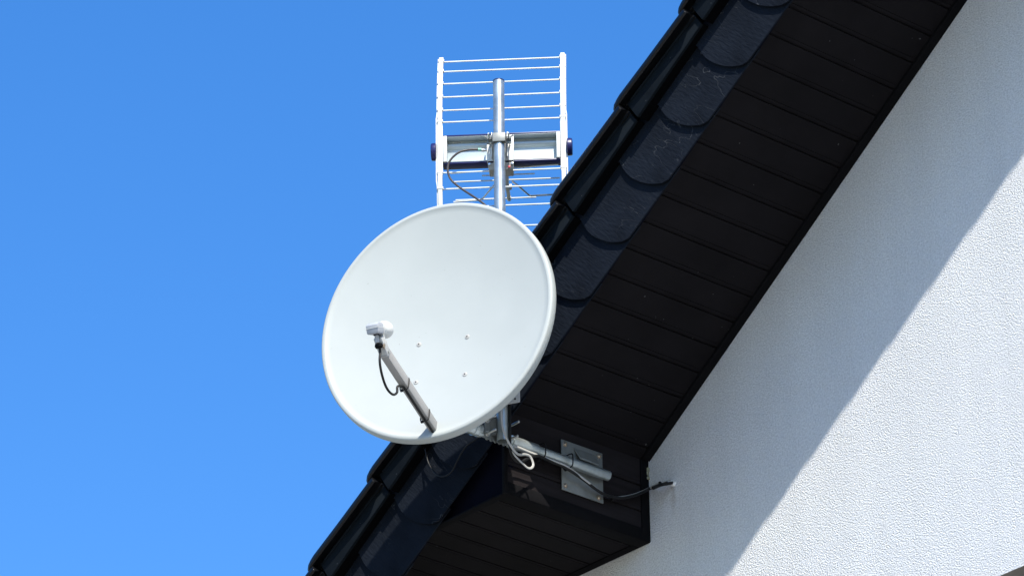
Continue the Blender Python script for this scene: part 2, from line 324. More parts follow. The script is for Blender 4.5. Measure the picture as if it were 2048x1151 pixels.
def verge_flap():
    m = MB(); L = TP+.035
    # flap hanging down: overlaps outside the tile below
    f0 = .048
    q = [(f0, -.067, .4295), (f0, -.067, .512), (L-.002, -.055, .492), (L-.002, -.055, .437)]
    # outer face slants inwards towards the head
    a = [sp(*(s_, n_, y_)) for s_, y_, n_ in q]; b = [sp(s_, n_, y_+.011) for s_, y_, n_ in q]
    m.add(a+b, [(0,1,2,3), (7,6,5,4), (0,3,7,4), (1,5,6,2), (0,4,5,1), (3,2,6,7)])
    # small raised bead along the flap
    m.tube([sp(f0+.02, .506, -.0665), sp(L-.01, .487, -.056)], .004, 8)
    return m
def shelf():
    m = MB(); L = TP+.035
    f0 = .048
    # underside shelf back to the slates
    m.add([sp(f0,.4297,-.058), sp(L-.002,.4372,-.046), sp(L-.002,.4372,-.001), sp(f0,.4297,-.001), sp(f0,.436,-.058), sp(L-.002,.442,-.046), sp(L-.002,.442,-.001), sp(f0,.436,-.001)],
          [(0,1,2,3), (7,6,5,4), (0,4,5,1), (1,5,6,2), (2,6,7,3), (3,7,4,0)])
    return m
vt0 = verge_tile().build('verge_tile', M_tile, roof, smooth=35, clean=True, bev=.0022)
NS0 = 1.146 - 6*TP
nt_ = int((sR-NS0)/TP)+1
vt0.location = V(vt0.location)+SX*NS0; ROOTS[vt0.name] = ROOTS[vt0.name]
sf0 = shelf().build('tile_underside', M_under_shade, roof, smooth=0, clean=True); sf0.location = V(sf0.location)+SX*NS0
fl0 = verge_flap().build('verge_flap', M_flap, roof, smooth=35, clean=True, bev=.0012); fl0.location = V(fl0.location)+SX*NS0
for k in range(1, nt_):
    jt = SX*random.uniform(-.002,.002)+SN*random.uniform(-.0015,.0015)+Y*random.uniform(-.0015,.0015)
    for q_ in (vt0, fl0, sf0): dup(q_, SX*TP*k+jt)
# --- hanging slates with rounded tails
SPT = .2296
curve = [(1324.3,213.9),(1331,225),(1339,235.6),(1347,242.5),(1356.4,247.7),(1365,251),(1373.8,253.3),(1382,254.6),(1391.2,254.7),(1400,254),(1408.6,252.6),(1415,251),(1421.6,249)]
cs = [(aty(x_, y_, -.006).dot(SX), aty(x_, y_, -.006).dot(SN)) for x_, y_ in curve]
NL = .178
cs = [(cs[0][0]-.012, .472)]+[c for c in cs if c[1] > NL+.004]+[(cs[-1][0]+.004, NL)]
def slate():
    m = MB(); s1 = cs[0][0]
    top = s1+SPT+.16
    def yo(s_, n_):                        # tilt: tail stands 14 mm proud of the head
        t = (s_-s1)/(top-s1); return -.0075-.017*(1-t)
    outl = cs+[(top, NL), (top, .472)]
    a = [sp(s_, n_, yo(s_, n_)) for s_, n_ in outl]; b = [p+Y*.0055 for p in a]; n = len(a)
    m.add(a+b, [tuple(range(n)), tuple(reversed(range(n, 2*n)))]+[(i, i+n, (i+1) % n+n, (i+1) % n) for i in range(n)])
    return m
sl0 = slate().build('verge_slate', M_slate, roof, smooth=0, clean=True, bev=.0008)
k0 = int((cs[0][0]-s0)/SPT); sl0.location = V(sl0.location)-SX*SPT*k0
ns = int((sR-cs[0][0])/SPT)+k0
for k in range(1, ns):
    c = dup(sl0, SX*SPT*k+SX*random.uniform(-.0015,.0015)+SN*random.uniform(-.0008,.0008))
# backing board behind the slates, both faces of the verge, and the far slope's plain verge
bb = MB(); bb.prism([sp(s0+.02,.215,.003), sp(sR-.1,.215,.003), sp(sR-.1,.47,.003), sp(s0+.02,.47,.003)], Y*.02)
q = [sp(s0+.02,.19,-.02), sp(sR-.1,.19,-.02), sp(sR-.1,.52,-.02), sp(s0+.02,.52,-.02)]; bb.prism([V((2*RX-p.x,p.y,p.z)) for p in q], Y*.04)
bb.build('verge_board', M_board, house, smooth=0, clean=True)
# --- sloping soffit, tongue and groove boards across the overhang
def grooved(pos, start, end, first, pitch, y0, y1, flipn=1, up=.006, gw=.0075):
    """pos(t, depth, y): strip with shadow gaps every pitch"""
    m = MB(); pr = [(start, 0)]; g_ = first
    while g_ < start: g_ += pitch
    while g_ < end-.02:
        pr += [(g_-gw/2, 0), (g_-gw/2+.0008, up), (g_+gw/2-.0008, up), (g_+gw/2, 0), (g_+gw/2+.010, 0), (g_+gw/2+.0105, .0016), (g_+gw/2+.0122, .0016), (g_+gw/2+.0127, 0)]; g_ += pitch
    pr.append((end, 0)); n = len(pr)
    m.add([pos(t, d, y0) for t, d in pr]+[pos(t, d, y1) for t, d in pr], [(i, i+1, i+1+n, i+n) if flipn > 0 else (i+n, i+1+n, i+1, i) for i in range(n-1)])
    return m
gp = at(1509.2, 124, SN, SO).dot(SX); gpB = at(1257.3, 496.1, SN, SO).dot(SX)
PW = (gp-gpB)/round((gp-gpB)/.1065)
zb = 0.0
sb = (0.0)/math.cos(BT)-0+SO*math.tan(BT)
sEnd = sR-.12
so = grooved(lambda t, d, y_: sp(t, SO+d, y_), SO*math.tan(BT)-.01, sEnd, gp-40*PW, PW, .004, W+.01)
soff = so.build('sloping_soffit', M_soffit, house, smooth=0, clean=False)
s2 = MB(); s2.add([V((2*RX-sp(t, SO, 0).x, y_, sp(t, SO, 0).z)) for t, y_ in ((0,.02),(sEnd,.02),(sEnd,W+.01),(0,W+.01))], [(0,1,2,3)]); s2.build('far_soffit', M_soffit, house, smooth=0)
tr = MB()   # J-trim along the wall under the slope and along the slates
tr.prism([sp(.17, SO-.010, W-.034), sp(sEnd, SO-.010, W-.034), sp(sEnd, SO-.010, W-.001), sp(.17, SO-.010, W-.001)], SN*.011)
tr.build('wall_trim', M_trim, soff, smooth=0, clean=True, bev=.0012)
# --- eaves box: side (x=0), bottom (z=0), front (y=0)
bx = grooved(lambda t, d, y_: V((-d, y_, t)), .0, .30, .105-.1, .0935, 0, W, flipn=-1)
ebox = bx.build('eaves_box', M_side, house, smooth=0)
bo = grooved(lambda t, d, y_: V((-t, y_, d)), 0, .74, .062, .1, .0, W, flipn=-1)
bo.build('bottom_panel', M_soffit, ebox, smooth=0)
fb = MB(); fb.prism([V((-.002,.020,.002)), V((-.40,.020,.002)), V((-.40,.020,.014)), V((-.002,.020,.286))], Y*.015)
fb.build('front_panel', M_board, ebox, smooth=0, clean=True)
et = MB()
et.box((.0012, W/2, .018), (X,Y,Z), (.0035, W/2+.001, .0195), .001)       # low edge of the side
et.box((-.026, W/2, -.0012), (X,Y,Z), (.0285, W/2+.001, .003), .001)
et.box((.0015, W-.018, .16), (X,Y,Z), (.004, .0175, .142), .001)
et.box((.0005, .000, .145), (X,Y,Z), (.0065, .007, .149), .0012)
et.box((-.395, W-.016, -.0016), (X,Y,Z), (.345, .0155, .0035), .001)
et.box((-.395, .009, -.0016), (X,Y,Z), (.345, .0125, .0035), .001)
et.build('edge_trim', M_trim, ebox)
eb = MB(); eb.prism([V((-.752, 0, -.006)), V((-.752, W+.02, -.006)), V((-.752, W+.02, .03)), V((-.752, 0, .03))], V((.01,0,0))); eb.build('end_panel', M_board, ebox, smooth=0)
# eaves soffit along the long side and gutter
es = MB(); es.box((-.60, W+HD/2+.005, .006), (X,Y,Z), (.145, HD/2-.005, .006)); es.box((-.757, W+HD/2+.02, .012), (X,Y,Z), (.008, HD/2-.01, .018)); es.build('eaves_board', M_board, house, smooth=0)
fo = MB()
for i in range(16):
    t = i/15; c = V((-.012+random.uniform(-.004,.004), W-.004, .275-.075*t)); fo.box(c+X*.014*(1-abs(2*t-1)), (V((1,.2,.1)).normalized(), V((-.2,1,0)).normalized(), Z), (random.uniform(.006,.014), .007, random.uniform(.004,.008)), .002)
fo.build('foam_seal', M_foam, house)
sx = aty(1347, 966, W)
hs = MB()
for i in range(14):
    q = 2*math.pi*i/14; rr = random.uniform(.001,.0075); c = sx+X*math.cos(q)*rr+Z*math.sin(q)*rr-Y*.003
    hs.lathe(c-Y*-.004, -Y, [(0,.0065),(.003,.0055),(.006,.003),(.007,.0004)], 10)
hs.build('hole_sealant', M_seal, house)
# ---------------------------------------------------------------- wall bracket
PX = .034
pe = atx(1216, 951, PX)
br = thing('mast_bracket', (0, .33, .09), 'galvanised steel bracket arm screwed to the side of the dark eaves box, carrying the mast', 'bracket')
pc = [atx(1122.5,878,.009), atx(1205.6,906,.009), atx(1205.6,1006,.009), atx(1123.8,977.4,.009)]
ym0, ym1, zm0, zm1 = (pc[0].y+pc[3].y)/2, (pc[1].y+pc[2].y)/2, (pc[2].z+pc[3].z)/2, (pc[0].z+pc[1].z)/2
yc, zc = (ym0+ym1)/2, (zm0+zm1)/2
b = MB(); b.box((.0075, yc, zc), (X,Y,Z), (.0025, (ym1-ym0)/2, (zm1-zm0)/2), .0015)
b.build('wall_plate', M_galvd, br)
def screw(c, ax, r, h=.004, name='screw', m=M_brass, parent=br, cross=True):
    k = MB(); k.lathe(c, ax, [(0, r*1.35), (.0012, r*1.35), (.0016, r*1.0), (h*.6, r*.95), (h, r*.55), (h*.75, r*.45), (h*.7, .0003)], 18)
    if cross:
        ax = V(ax).normalized(); u = (Z-ax*Z.dot(ax)).normalized(); v_ = ax.cross(u)
    return k.build(name, m, parent)
for (p_, q_) in ((1130,888),(1198,912),(1130.5,970.5),(1197.5,995)):
    c = atx(p_, q_, .010); screw(c, X, .0066, .006)
gsy0, gsy1 = atx(1147, 899, .009).y, atx(1185, 912, .009).y
gz = atx(1147, 898, .009).z
sy = MB(); so1, so2 = atx(1160, 918, .024), atx(1197, 929, .024); zz_ = (so1.z+so2.z)/2
sy.prism([V((.0101, gsy0, gz)), V((.0101, gsy1+.012, gz)), V((.024, so2.y, zz_)), V((.024, so1.y, zz_))], V((.0015,0,.0045)))
sy.build('stay_plate', M_galvd, br, clean=True, smooth=0)
sy2 = MB(); sy2.box((.0135, pe.y-.09, pe.z-.004), (X,Y,Z), (.0034, .05, .006), .0008); sy2.build('weld_plate', M_galvd, br)
MX = .079; Mb = atx(1005, 882, MX)
yl = pe.y-.60-.02
a = MB(); a.pipe((PX, yl, pe.z), (PX, pe.y, pe.z), .0172, .0022, 40); a.build('arm_pipe', M_galv, br, smooth=40)
ysl = -.003; ya = atx(1072, 903, PX).y
b = MB(); b.pipe((PX, ysl-.0, pe.z), (PX, ya, pe.z), .0212, .0035, 40); b.build('sleeve', M_galv, br, smooth=40)
b = MB(); b.pipe((PX, yl+.02, pe.z), (PX, Mb.y-.052, pe.z), .0212, .0035, 40)
b.lathe((PX, Mb.y-.066, pe.z), Y, [(0,.0225),(.006,.0225)], 30); b.lathe((PX, Mb.y-.085, pe.z), Y, [(0,.0235),(.007,.0235)], 30); b.build('pipe_collar', M_galv, br, smooth=40)
# cross clamp: plate with toothed lower edge, four bolts
cp = MB(); xp = MX-.0215; y0c, y1c = Mb.y-.056, Mb.y+.050; zt, zbm = pe.z+.052, pe.z-.030
pts = [V((xp, y0c, zt)), V((xp, y1c, zt))]
nt2 = 6; dy = (y1c-y0c)/nt2
for i in range(nt2):
    yy = y1c-i*dy; pts += [V((xp, yy, zbm)), V((xp, yy-dy*.25, zbm-.007)), V((xp, yy-dy*.6, zbm-.007)), V((xp, yy-dy*.8, zbm))]
pts.append(V((xp, y0c, zbm)))
cp.prism(pts, V((-.004,0,0))); cp.build('clamp_plate', M_galvd, br, smooth=0, clean=True)
for k in (-1, 1):
    cp = MB(); cp.prism([V((xp+.0005, Mb.y+k*.031, zt-.012)), V((xp+.0005, Mb.y+k*.031, zbm+.012)), V((xp+.016, Mb.y+k*.019, zbm+.012)), V((xp+.016, Mb.y+k*.019, zt-.012))], V((0, k*.003, 0)))
    cp.build('clamp_jaw', M_galvd, br, smooth=0, clean=True)
def bolt(c, ax, L, r=.0042, parent=br, nut=True, m=M_bolt):
    k = MB(); ax = V(ax); k.lathe(c, ax, [(-.004, .0095), (-.002, .0095)], 20) if nut else None
    if nut: k.lathe(c, ax, [(-.002, .0078), (.0045, .0078)], 6)
    k.lathe(c, ax, [(0, r), (L-.001, r), (L, r*.8)], 14); return k.build('bolt', m, parent)
for dy_, dz_, L_ in ((-.045,.032,.040),(-.045,-.016,.040),(.040,.032,.054),(.040,-.016,.048)):
    bolt(V((xp+.003, Mb.y+dy_, pe.z+dz_)), X, L_)
# ---------------------------------------------------------------- mast
mt = atx(1000.5, 165, MX)
mast = thing('mast', Mb, 'slim round galvanised mast standing upright behind the dish', 'mast')
b = MB(); b.pipe(Mb, V((MX, Mb.y, mt.z)), .0189, .0022, 48); b.build('pole', M_galv, mast, smooth=40)
b = MB(); b.lathe(V((MX, Mb.y, mt.z)), Z, [(-.01,.0165),(0,.0165),(.0001,.0197),(.0028,.0197),(.0036,.0185)], 30); b.build('end_cap', M_navy, mast)
# ---------------------------------------------------------------- satellite dish
dl, tau = R(23), R(4)
gq = -math.cos(dl)*Fh - math.sin(dl)*Rh
dr = V((-gq.y, gq.x, 0)); dn = gq*math.cos(tau)+Z*math.sin(tau); du = dn.cross(dr)
if du.z < 0: du = -du
Dc = aty(871.5, 638.5, -.40)
DA, DB, D0 = .386, .412, .044
dish = thing('satellite_dish', Dc, 'large pale grey offset satellite dish on the mast, feed arm reaching forward', 'satellite dish')
def bowl(t, ph, off=0): return Dc + dr*math.cos(ph)*t*DA + du*math.sin(ph)*t*DB - dn*(D0*(1-t*t)-off)
m = MB(); NP = 128; ring = []
pr = [(t/20, None) for t in range(1, 20)]
rings = []
for i in range(1, 25): rings.append(lambda ph, t=i/24*.999: bowl(t, ph))
lip = [(.001,.0010),(.003,.0018),(.0075,.0016),(.0120,.0010),(.0146,-.0010),(.0160,-.005),(.0166,-.016),(.0168,-.028),(.0155,-.030),(.0140,-.029),(.0132,-.016),(.0125,-.005),(.006,-.0005),(.0,-.0030)]
for e_, h_ in lip: rings.append(lambda ph, e_=e_, h_=h_: Dc + dr*math.cos(ph)*(DA+e_) + du*math.sin(ph)*(DB+e_) + dn*h_)
for i in range(23, 0, -1): rings.append(lambda ph, t=i/24: bowl(t, ph, -.0025))
vs = [bowl(0, 0)]
for r_ in rings: vs += [r_(2*math.pi*k/NP) for k in range(NP)]
vs.append(bowl(0, 0, -.0025)); n = len(vs)
fs = [(0, 1+k, 1+(k+1) % NP) for k in range(NP)]
for i in range(len(rings)-1): fs += [(1+i*NP+k, 1+(i+1)*NP+k, 1+(i+1)*NP+(k+1) % NP, 1+i*NP+(k+1) % NP) for k in range(NP)]
o_ = 1+(len(rings)-1)*NP; fs += [(n-1, o_+(k+1) % NP, o_+k) for k in range(NP)]
m.add(vs, fs); m.build('reflector', M_dish, dish, smooth=50)
def onbowl(x_, y_):
    t2 = .3
    for _ in range(12):
        P = at(x_, y_, dn, dn.dot(Dc)-D0*(1-t2)); q = P-Dc; t2 = (q.dot(dr)/DA)**2+(q.dot(du)/DB)**2
    return P
sc0 = V((0,0,0))
for (x_, y_) in ((838,688.5),(934.5,673),(930,748),(832,764)):
    P = onbowl(x_, y_); q = P-Dc; nn = (dn - dr*(2*D0*q.dot(dr)/DA**2) - du*(2*D0*q.dot(du)/DB**2)).normalized()
    k = MB(); k.lathe(P, nn, [(0,.0080),(.0008,.0082),(.0016,.0076),(.0024,.0055),(.0027,.0012)], 20)
    s_o = k.build('screw', M_box, dish); sc0 += P/4
    k = MB(); u_ = (du+dr*.3).normalized(); v2 = nn.cross(u_).normalized()
    k.box(P+nn*.0028, (u_, v2, nn), (.0027,.0007,.0006)); k.box(P+nn*.0028, (v2, u_, nn), (.0027,.0007,.00055)); k.build('cross_slot', M_hole, s_o, smooth=0)
# feed arm
def onsym(x_, y_, off=0): return at(x_, y_, dr, dr.dot(Dc)+off)
A0 = onsym(867, 853); A1 = onsym(768, 702)
# keep the foot of the arm on the dish
ad = (A1-A0).normalized(); aw = dr; ah = ad.cross(aw)
if ah.z < 0: ah = -ah
print('ARM', A0, A1, (A1-A0).length, 'rimdist', (A0-Dc).dot(dn), (A0-Dc).dot(du), 'elev', math.degrees(math.asin(ad.z)), (A1-Dc).dot(dn))
AL = (A1-A0).length
k = MB(); k.box(A0+ad*(AL/2-.012), (ad, aw, ah), (AL/2+.012, .0122, .0178), .0022); arm = k.build('feed_arm', M_arm_shade, dish)
k = MB(); k.box(A0-ad*.016+ah*.004, (ad, aw, ah), (.012, .0155, .0195), .002); k.build('arm_foot', M_arm_shade, dish)
A2 = onsym(757, 672)
k = MB(); hd = (A2-A1).normalized(); hw_ = hd.cross(aw); hw_ = hw_ if hw_.z > 0 else -hw_
HL = (A2-A1).length
# holder: cheek plates folding up to the clamp
k.box(A1+ad*.0+hd*(HL*.35), (hd, aw, hw_), (HL*.62, .0138, .0145), .002)
k.build('feed_holder', M_dishback, arm)
k = MB(); bp_ = onsym(777, 703, .015); k.lathe(bp_-aw*.006, aw, [(0,.006),(.004,.006),(.0045,.004),(.009,.004)], 10); k.build('clamp_bolt', M_bolt, arm)
# LNB: housing box, horn and cap; axis aims at the bowl
Lc = onsym(752, 657)
lx = (bowl(.12, -1.2)-Lc).normalized(); ly = (dr - lx*dr.dot(lx)).normalized(); lz = lx.cross(ly); lz = lz if lz.z > 0 else -lz
print('LNB', Lc, 'to bowl', (bowl(.12,-1.2)-Lc).length)
k = MB(); k.lathe(Lc+lx*.0, lx, [(.010,.0175),(.034,.0175),(.038,.021),(.045,.0235),(.052,.0265),(.064,.0275),(.071,.0265),(.077,.021),(.080,.013),(.081,.002)], 32); lnb = k.build('feed_horn', M_plastic, dish)
k = MB(); bw = .023
arc = [(-.030,-.016),(-.030,.010),(-.022,.0155),(-.008,.0185),(.008,.0185),(.022,.0165),(.0225,-.016)]
k.prism([Lc+ly*0+lx*a_+lz*b_-ly*.0205 for a_, b_ in [(-.030,-.017),(-.032,.011),(-.018,.017),(.0,.0185),(.016,.0165),(.016,-.017)]], ly*.041)
k.build('housing', M_gplastic, lnb, clean=True, bev=.0045)
k = MB(); k.box(Lc+lz*.0005-lx*.008, (lx, ly, lz), (.0243, .0211, .0007)); k.build('housing_seam', M_plastic, lnb, smooth=0)
k = MB(); k.lathe(Lc+lx*.024, lx, [(0,.0205),(.003,.0215),(.012,.0215),(.015,.0205)], 32); k.build('holder_ring', M_plastic, lnb)
cn = Lc-lz*.016-lx*.004
k = MB(); k.lathe(cn, -lz, [(0,.0078),(.005,.0078),(.006,.0062),(.008,.0065),(.024,.0072),(.027,.0065),(.028,.004)], 16); k.build('connector', M_gplastic, lnb)
k = MB(); k.lathe(cn+lz*.001, -lz, [(0,.0098),(.0062,.0088)], 16); k.build('rubber_gasket', M_hole, lnb)
k = MB(); k.box(cn-lz*.035+aw*.0-gq*.006, (aw, ah, ad), (.011, .006, .006), .001); k.build('black_clip', M_hole, arm)
k = MB(); k.box(onsym(768,691,.012), (aw, ah, ad), (.002,.009,.006), .0006); k.build('clamp_tongue', M_brass, arm)
# mount behind the bowl
mb = MB(); P0 = sc0-dn*.034; mz = atx(1030, 803, MX).z
gm = V((Mb.x, Mb.y, mz+.07)); far = gm-gq*0
ctr = V((MX, Mb.y, mz+.075))+gq*.026
right = at(1040, 795, gq, gq.dot(ctr)).dot(dr)-ctr.dot(dr)
bz = at(1036, 804, gq, gq.dot(ctr)).z; ctr = V((ctr.x, ctr.y, bz+.075))
mb.box(ctr+dr*(right/2-.05), (dr, gq, Z), (right/2+.05, .0022, .075), .002)
mb.build('back_bracket', M_dishback, dish)
mb = MB(); pA = P0; pB = ctr-dr*.05; dv = (pA-pB); ml = dv.length; dv.normalize(); side_ = dv.cross(Z).normalized(); up_ = side_.cross(dv).normalized()
for k_ in (-1, 1): mb.box((pA+pB)/2+side_*.036*k_, (dv, side_, up_), (ml/2-.006, .0015, .04), .0008)
mb.box((pA+pB)/2, (dv, side_, up_), (ml/2-.006, .036, .0015)); mb.box(P0+dn*-.001, (dr, dn, du), (.06, .0015, .05), .001)
mb.build('mount_arm', M_dishback, dish)
mb = MB(); hp = ctr+dr*(right-.016)+gq*.0026+Z*-.062; mb.lathe(hp, gq, [(0,.0035),(.0004,.0035)], 10); mb.build('bolt_hole', M_hole, dish)
# ---------------------------------------------------------------- cables
def cable(name, pts, r, m, label, flat=1, n=10, cat='cable', up=None, base=None):
    c = MB(); c.tube(spline(pts, n), r, 12, flat=flat, up=up); o = c.build(name, m, base=pts[0]); return tag(o, label, cat)
lv = .012
c1 = [cn-lz*.026, onsym(760,700,.0), onsym(759.5,722), onsym(763,745), onsym(770,768), onsym(778,782), onsym(787,788.5), onsym(794,784), onsym(795.5,772)]
lowp = lambda x_, y_: onsym(x_, y_, 0)-ah*.0
arm_under = [A0+ad*t-ah*.0220-aw*-.001 for t in (AL*.60, AL*.52, AL*.42, AL*.30, AL*.18, AL*.08, .002)]
fc = cable('feed_cable', c1+arm_under+[A0-ad*.03-ah*.016], .0039, M_coax, 'black cable looping from the feed head down the feed arm of the dish')
def tie(c, ax, w_, h_, u_, v_, parent, r=.0022):
    k = MB(); pts = []
    for i in range(25):
        q = 2*math.pi*i/24; ex = .5
        cx_, sx_ = math.cos(q), math.sin(q)
        pts.append(V(c)+u_*(abs(cx_)**ex*math.copysign(1, cx_))*w_+v_*(abs(sx_)**ex*math.copysign(1, sx_))*h_)
    k.tube(pts, r, 8, cap=False, up=V(ax)); k.box(V(c)-v_*(h_+.001)-u_*w_*.5, (V(ax), u_, v_), (.0035,.0045,.0035), .0008)
    return k.build('cable_tie', M_coax, parent)
for t in (.585, .17): tie(A0+ad*AL*t-ah*.004, ad, .0145, .0235, aw, ah, fc)
# antenna
dla = R(3.2)
ga = -math.cos(dla)*Fh - math.sin(dla)*Rh; ra = V((-ga.y, ga.x, 0)); af = -ga
Ac = atx(1001, 296, MX); Ac = V((MX, Mb.y, Ac.z)); Ax = Ac+af*.062
for _ in range(6): Ax = Ax+Z*((proj(Ax)[1]-296)/570)
Aq = V((Ac.x, Ac.y, Ac.z+(Ax.z-Ac.z)*.6))
#         # centre plane of the grid
ant = thing('tv_antenna', Ac, 'white grid television antenna clamped to the top of the mast', 'antenna')
KA = FPX/(Ax-CAM).dot(CF)
def prf(z_):
    a_ = abs(z_); return max(0, (a_-.12))*.42+ .0 if a_ < .5 else 0
def prf(z_):
    a_ = max(0, abs(z_)-.115); return a_*.10+a_*a_*.6
def solvez(dy):                       # z so that the rod shows dy photo pixels above the centre
    lo_, hi_ = -.5, .5
    for _ in range(50):
        md = (lo_+hi_)/2; P = Ax+Z*md+af*prf(md)
        if 296-proj(P)[1] < dy: lo_ = md
        else: hi_ = md
    return (lo_+hi_)/2
HWD = 119.0/KA
rod_dy = [175, 155.5, 131, 104.5, 78, 54.5, -46.5, -79, -116, -157.5]
rods = []
rz = [solvez(d_+1.5) for d_ in rod_dy]; print('rods z', [round(z_,3) for z_ in rz], 'u', [round(prf(z_),3) for z_ in rz])
xl = proj(Ax)[0]
RL, RR = -.1835, .1985                  # rod ends relative to the mast
RL = (at(880, 200, ga, ga.dot(Ax)) - Ax).dot(ra); RR = (at(1125, 200, ga, ga.dot(Ax))-Ax).dot(ra)
print('rail', RL, RR)
for z_ in rz:
    k = MB(); p = Ax+Z*z_+af*(prf(z_)+.001); k.tube([p+ra*(RL+.003), p+ra*(RR-.003)], .0026, 10); k.build('reflector_rod', M_alu, ant)
zs = [rz[0]+.012+(rz[-1]-.012-rz[0]-.012)*i/40 for i in range(41)]
for sgn, xr_ in ((-1, RL), (1, RR)):
    k = MB(); sec = []
    for z_ in zs:
        wide = .0092 if abs(z_) < .098 else .0072
        p = Ax+Z*z_+af*prf(z_)+ra*xr_; dz = .002; tg = (Z*2*dz+af*(prf(z_+dz)-prf(z_-dz))).normalized(); nr = tg.cross(ra)
        sec.append([p-ra*wide+nr*.006, p+ra*wide+nr*.006, p+ra*wide-nr*.010, p-ra*wide-nr*.010])
    vs = [q for s4 in sec for q in s4]; fs = [(i*4+j, i*4+(j+1) % 4, (i+1)*4+(j+1) % 4, (i+1)*4+j) for i in range(len(sec)-1) for j in range(4)]+[(3,2,1,0), tuple(len(vs)-4+j for j in range(4))]
    k.add(vs, fs)
    rl = k.build('side_rail', M_plastic, ant, clean=True, bev=.001)
    k = MB()                             # outer rib and rod sockets
    sec = []
    for z_ in zs:
        p = Ax+Z*z_+af*(prf(z_)+.004)+ra*(xr_+sgn*(.0120 if abs(z_) < .12 else .0095)); sec.append([p-ra*.0022-af*.008, p+ra*.0022-af*.008, p+ra*.0022+af*.010, p-ra*.0022+af*.010])
    vs = [q for s4 in sec for q in s4]; k.add(vs, [(i*4+j, i*4+(j+1) % 4, (i+1)*4+(j+1) % 4, (i+1)*4+j) for i in range(len(sec)-1) for j in range(4)]+[(3,2,1,0), tuple(len(vs)-4+j for j in range(4))])
    for z_ in rz: k.box(Ax+Z*z_+af*(prf(z_)-.004)+ra*(xr_), (ra, af, Z), (.0102, .007, .0042), .001)
    k.build('rod_socket', M_plastic, rl, smooth=30, clean=True)
    kp = Ax+ra*(xr_+sgn*.0125)-Z*.006
    k = MB(); k.lathe(kp, ra*sgn, [(0,.027),(.002,.030),(.012,.030),(.0165,.0285),(.018,.024)], 32); k.build('end_knob', M_navy, ant)
# housing tray between the rails
HH = .052; hl, hr_ = RL+.0095, RR-.0095; hc = (hl+hr_)/2; hw2 = (hr_-hl)/2
k = MB(); hb = Ax+ra*hc
sect = [(-.012,-HH+.004),(-.012,-.004),(.010,.0),(.010,.018),(.004,.023),(-.001,.030),(.004,.037),(.010,.041),(-.004,HH-.004),(.022,HH-.004),(.026,-HH+.004)]
# (offset away from camera = +, z)
sect = [(-.004,-HH+.004),(-.004,-HH+.006),(.030,-HH+.008),(.031,.016),(.024,.018),(.018,.024),(.018,.031),(.024,.037),(.030,.039),(.030,HH-.006),(-.004,HH-.006),(-.004,HH-.004),(.042,HH-.004),(.042,-HH+.004)]
k.prism([hb-ra*hw2+af*a_+Z*b_ for a_, b_ in sect], ra*(2*hw2)); hou = k.build('housing', M_tray, ant, clean=True, bev=.0012)
for zz in (HH, -HH):
    k = MB(); k.box(hb+Z*zz+af*.017, (ra, af, Z), (hw2+.001, .021, .0026), .0012); k.build('navy_edge', M_navy, hou)
for xx in (hl+.007, hr_-.007):
    k = MB(); k.box(Ax+ra*xx+af*.012, (ra, af, Z), (.0060, .0225, HH-.0035), .0012); k.build('end_plate', M_plastic, hou)
# sticker with its print
stc = at(915, 289.5, ga, ga.dot(Ax-ga*.0300)); 
k = MB(); k.box(stc-af*.0006, (ra, af, Z), (.0165, .0003, .0095)); stk = k.build('sticker', M_paper, hou, smooth=0)
k = MB()
for i in range(16):
    x0 = -.0145+i*.0018; k.box(stc+ra*(x0+.0005)-Z*.0052-af*.0013, (ra, af, Z), (random.choice((.0004,.0006,.0008)), .0003, .0030))
for i in range(9): k.box(stc+ra*(-.011+i*.0026)+Z*.0068-af*.0013, (ra, af, Z), (.0009, .0003, .0007))
k.build('barcode', M_ink, stk, smooth=0)
def text_mesh(s, size, pos, m, parent, name):
    cu = bpy.data.curves.new(name, 'FONT'); cu.body = s; cu.size = size; cu.extrude = .0002; to = bpy.data.objects.new(name, cu); col.objects.link(to)
    dg = bpy.context.evaluated_depsgraph_get(); me = bpy.data.meshes.new_from_object(to.evaluated_get(dg)); bpy.data.objects.remove(to)
    base = ROOTS[parent.name]
    for v_ in me.vertices: v_.co = V(pos)+ra*v_.co.x+Z*v_.co.y+ga*v_.co.z-base
    me.materials.clear(); me.materials.append(m); o = bpy.data.objects.new(name, me); col.objects.link(o); o.parent = parent; ROOTS[o.name] = base; return o
text_mesh('CE', .0065, stc+ra*-.0125-Z*.0008-af*.0015, M_ink, stk, 'ce_mark')
# mast bracket of the antenna
k = MB(); k.box(Aq+af*.038+ra*.001, (ra, af, Z), (.0445, .0018, .0485), .0012)
for sg in (-1, 1): k.box(Aq+af*.046+ra*(.001+sg*.043), (ra, af, Z), (.0016, .010, .0485), .0008)
k.build('mount_plate', M_plastic, ant, clean=False)
k = MB()
for sg in (-1, 1): k.box(Aq+af*.024+ra*sg*.026+Z*.0, (ra, af, Z), (.0016, .0125, .046), .0006)
k.build('mount_flange', M_plastic, ant)
zc_ = .020
k = MB()
pts = [(-.041,-.006),(-.025,-.006),(-.021,-.024),(.021,-.024),(.025,-.006),(.041,-.006),(.041,-.001),(.021,-.001),(.017,-.0197),(-.017,-.0197),(-.021,-.001),(-.041,-.001)]
k.prism([Ac+ra*a_+af*b_+Z*(zc_-.018+(Aq.z-Ac.z)*.5) for a_, b_ in pts], Z*.032); sad = k.build('clamp_saddle', M_galvd, ant, clean=True, bev=.0008)
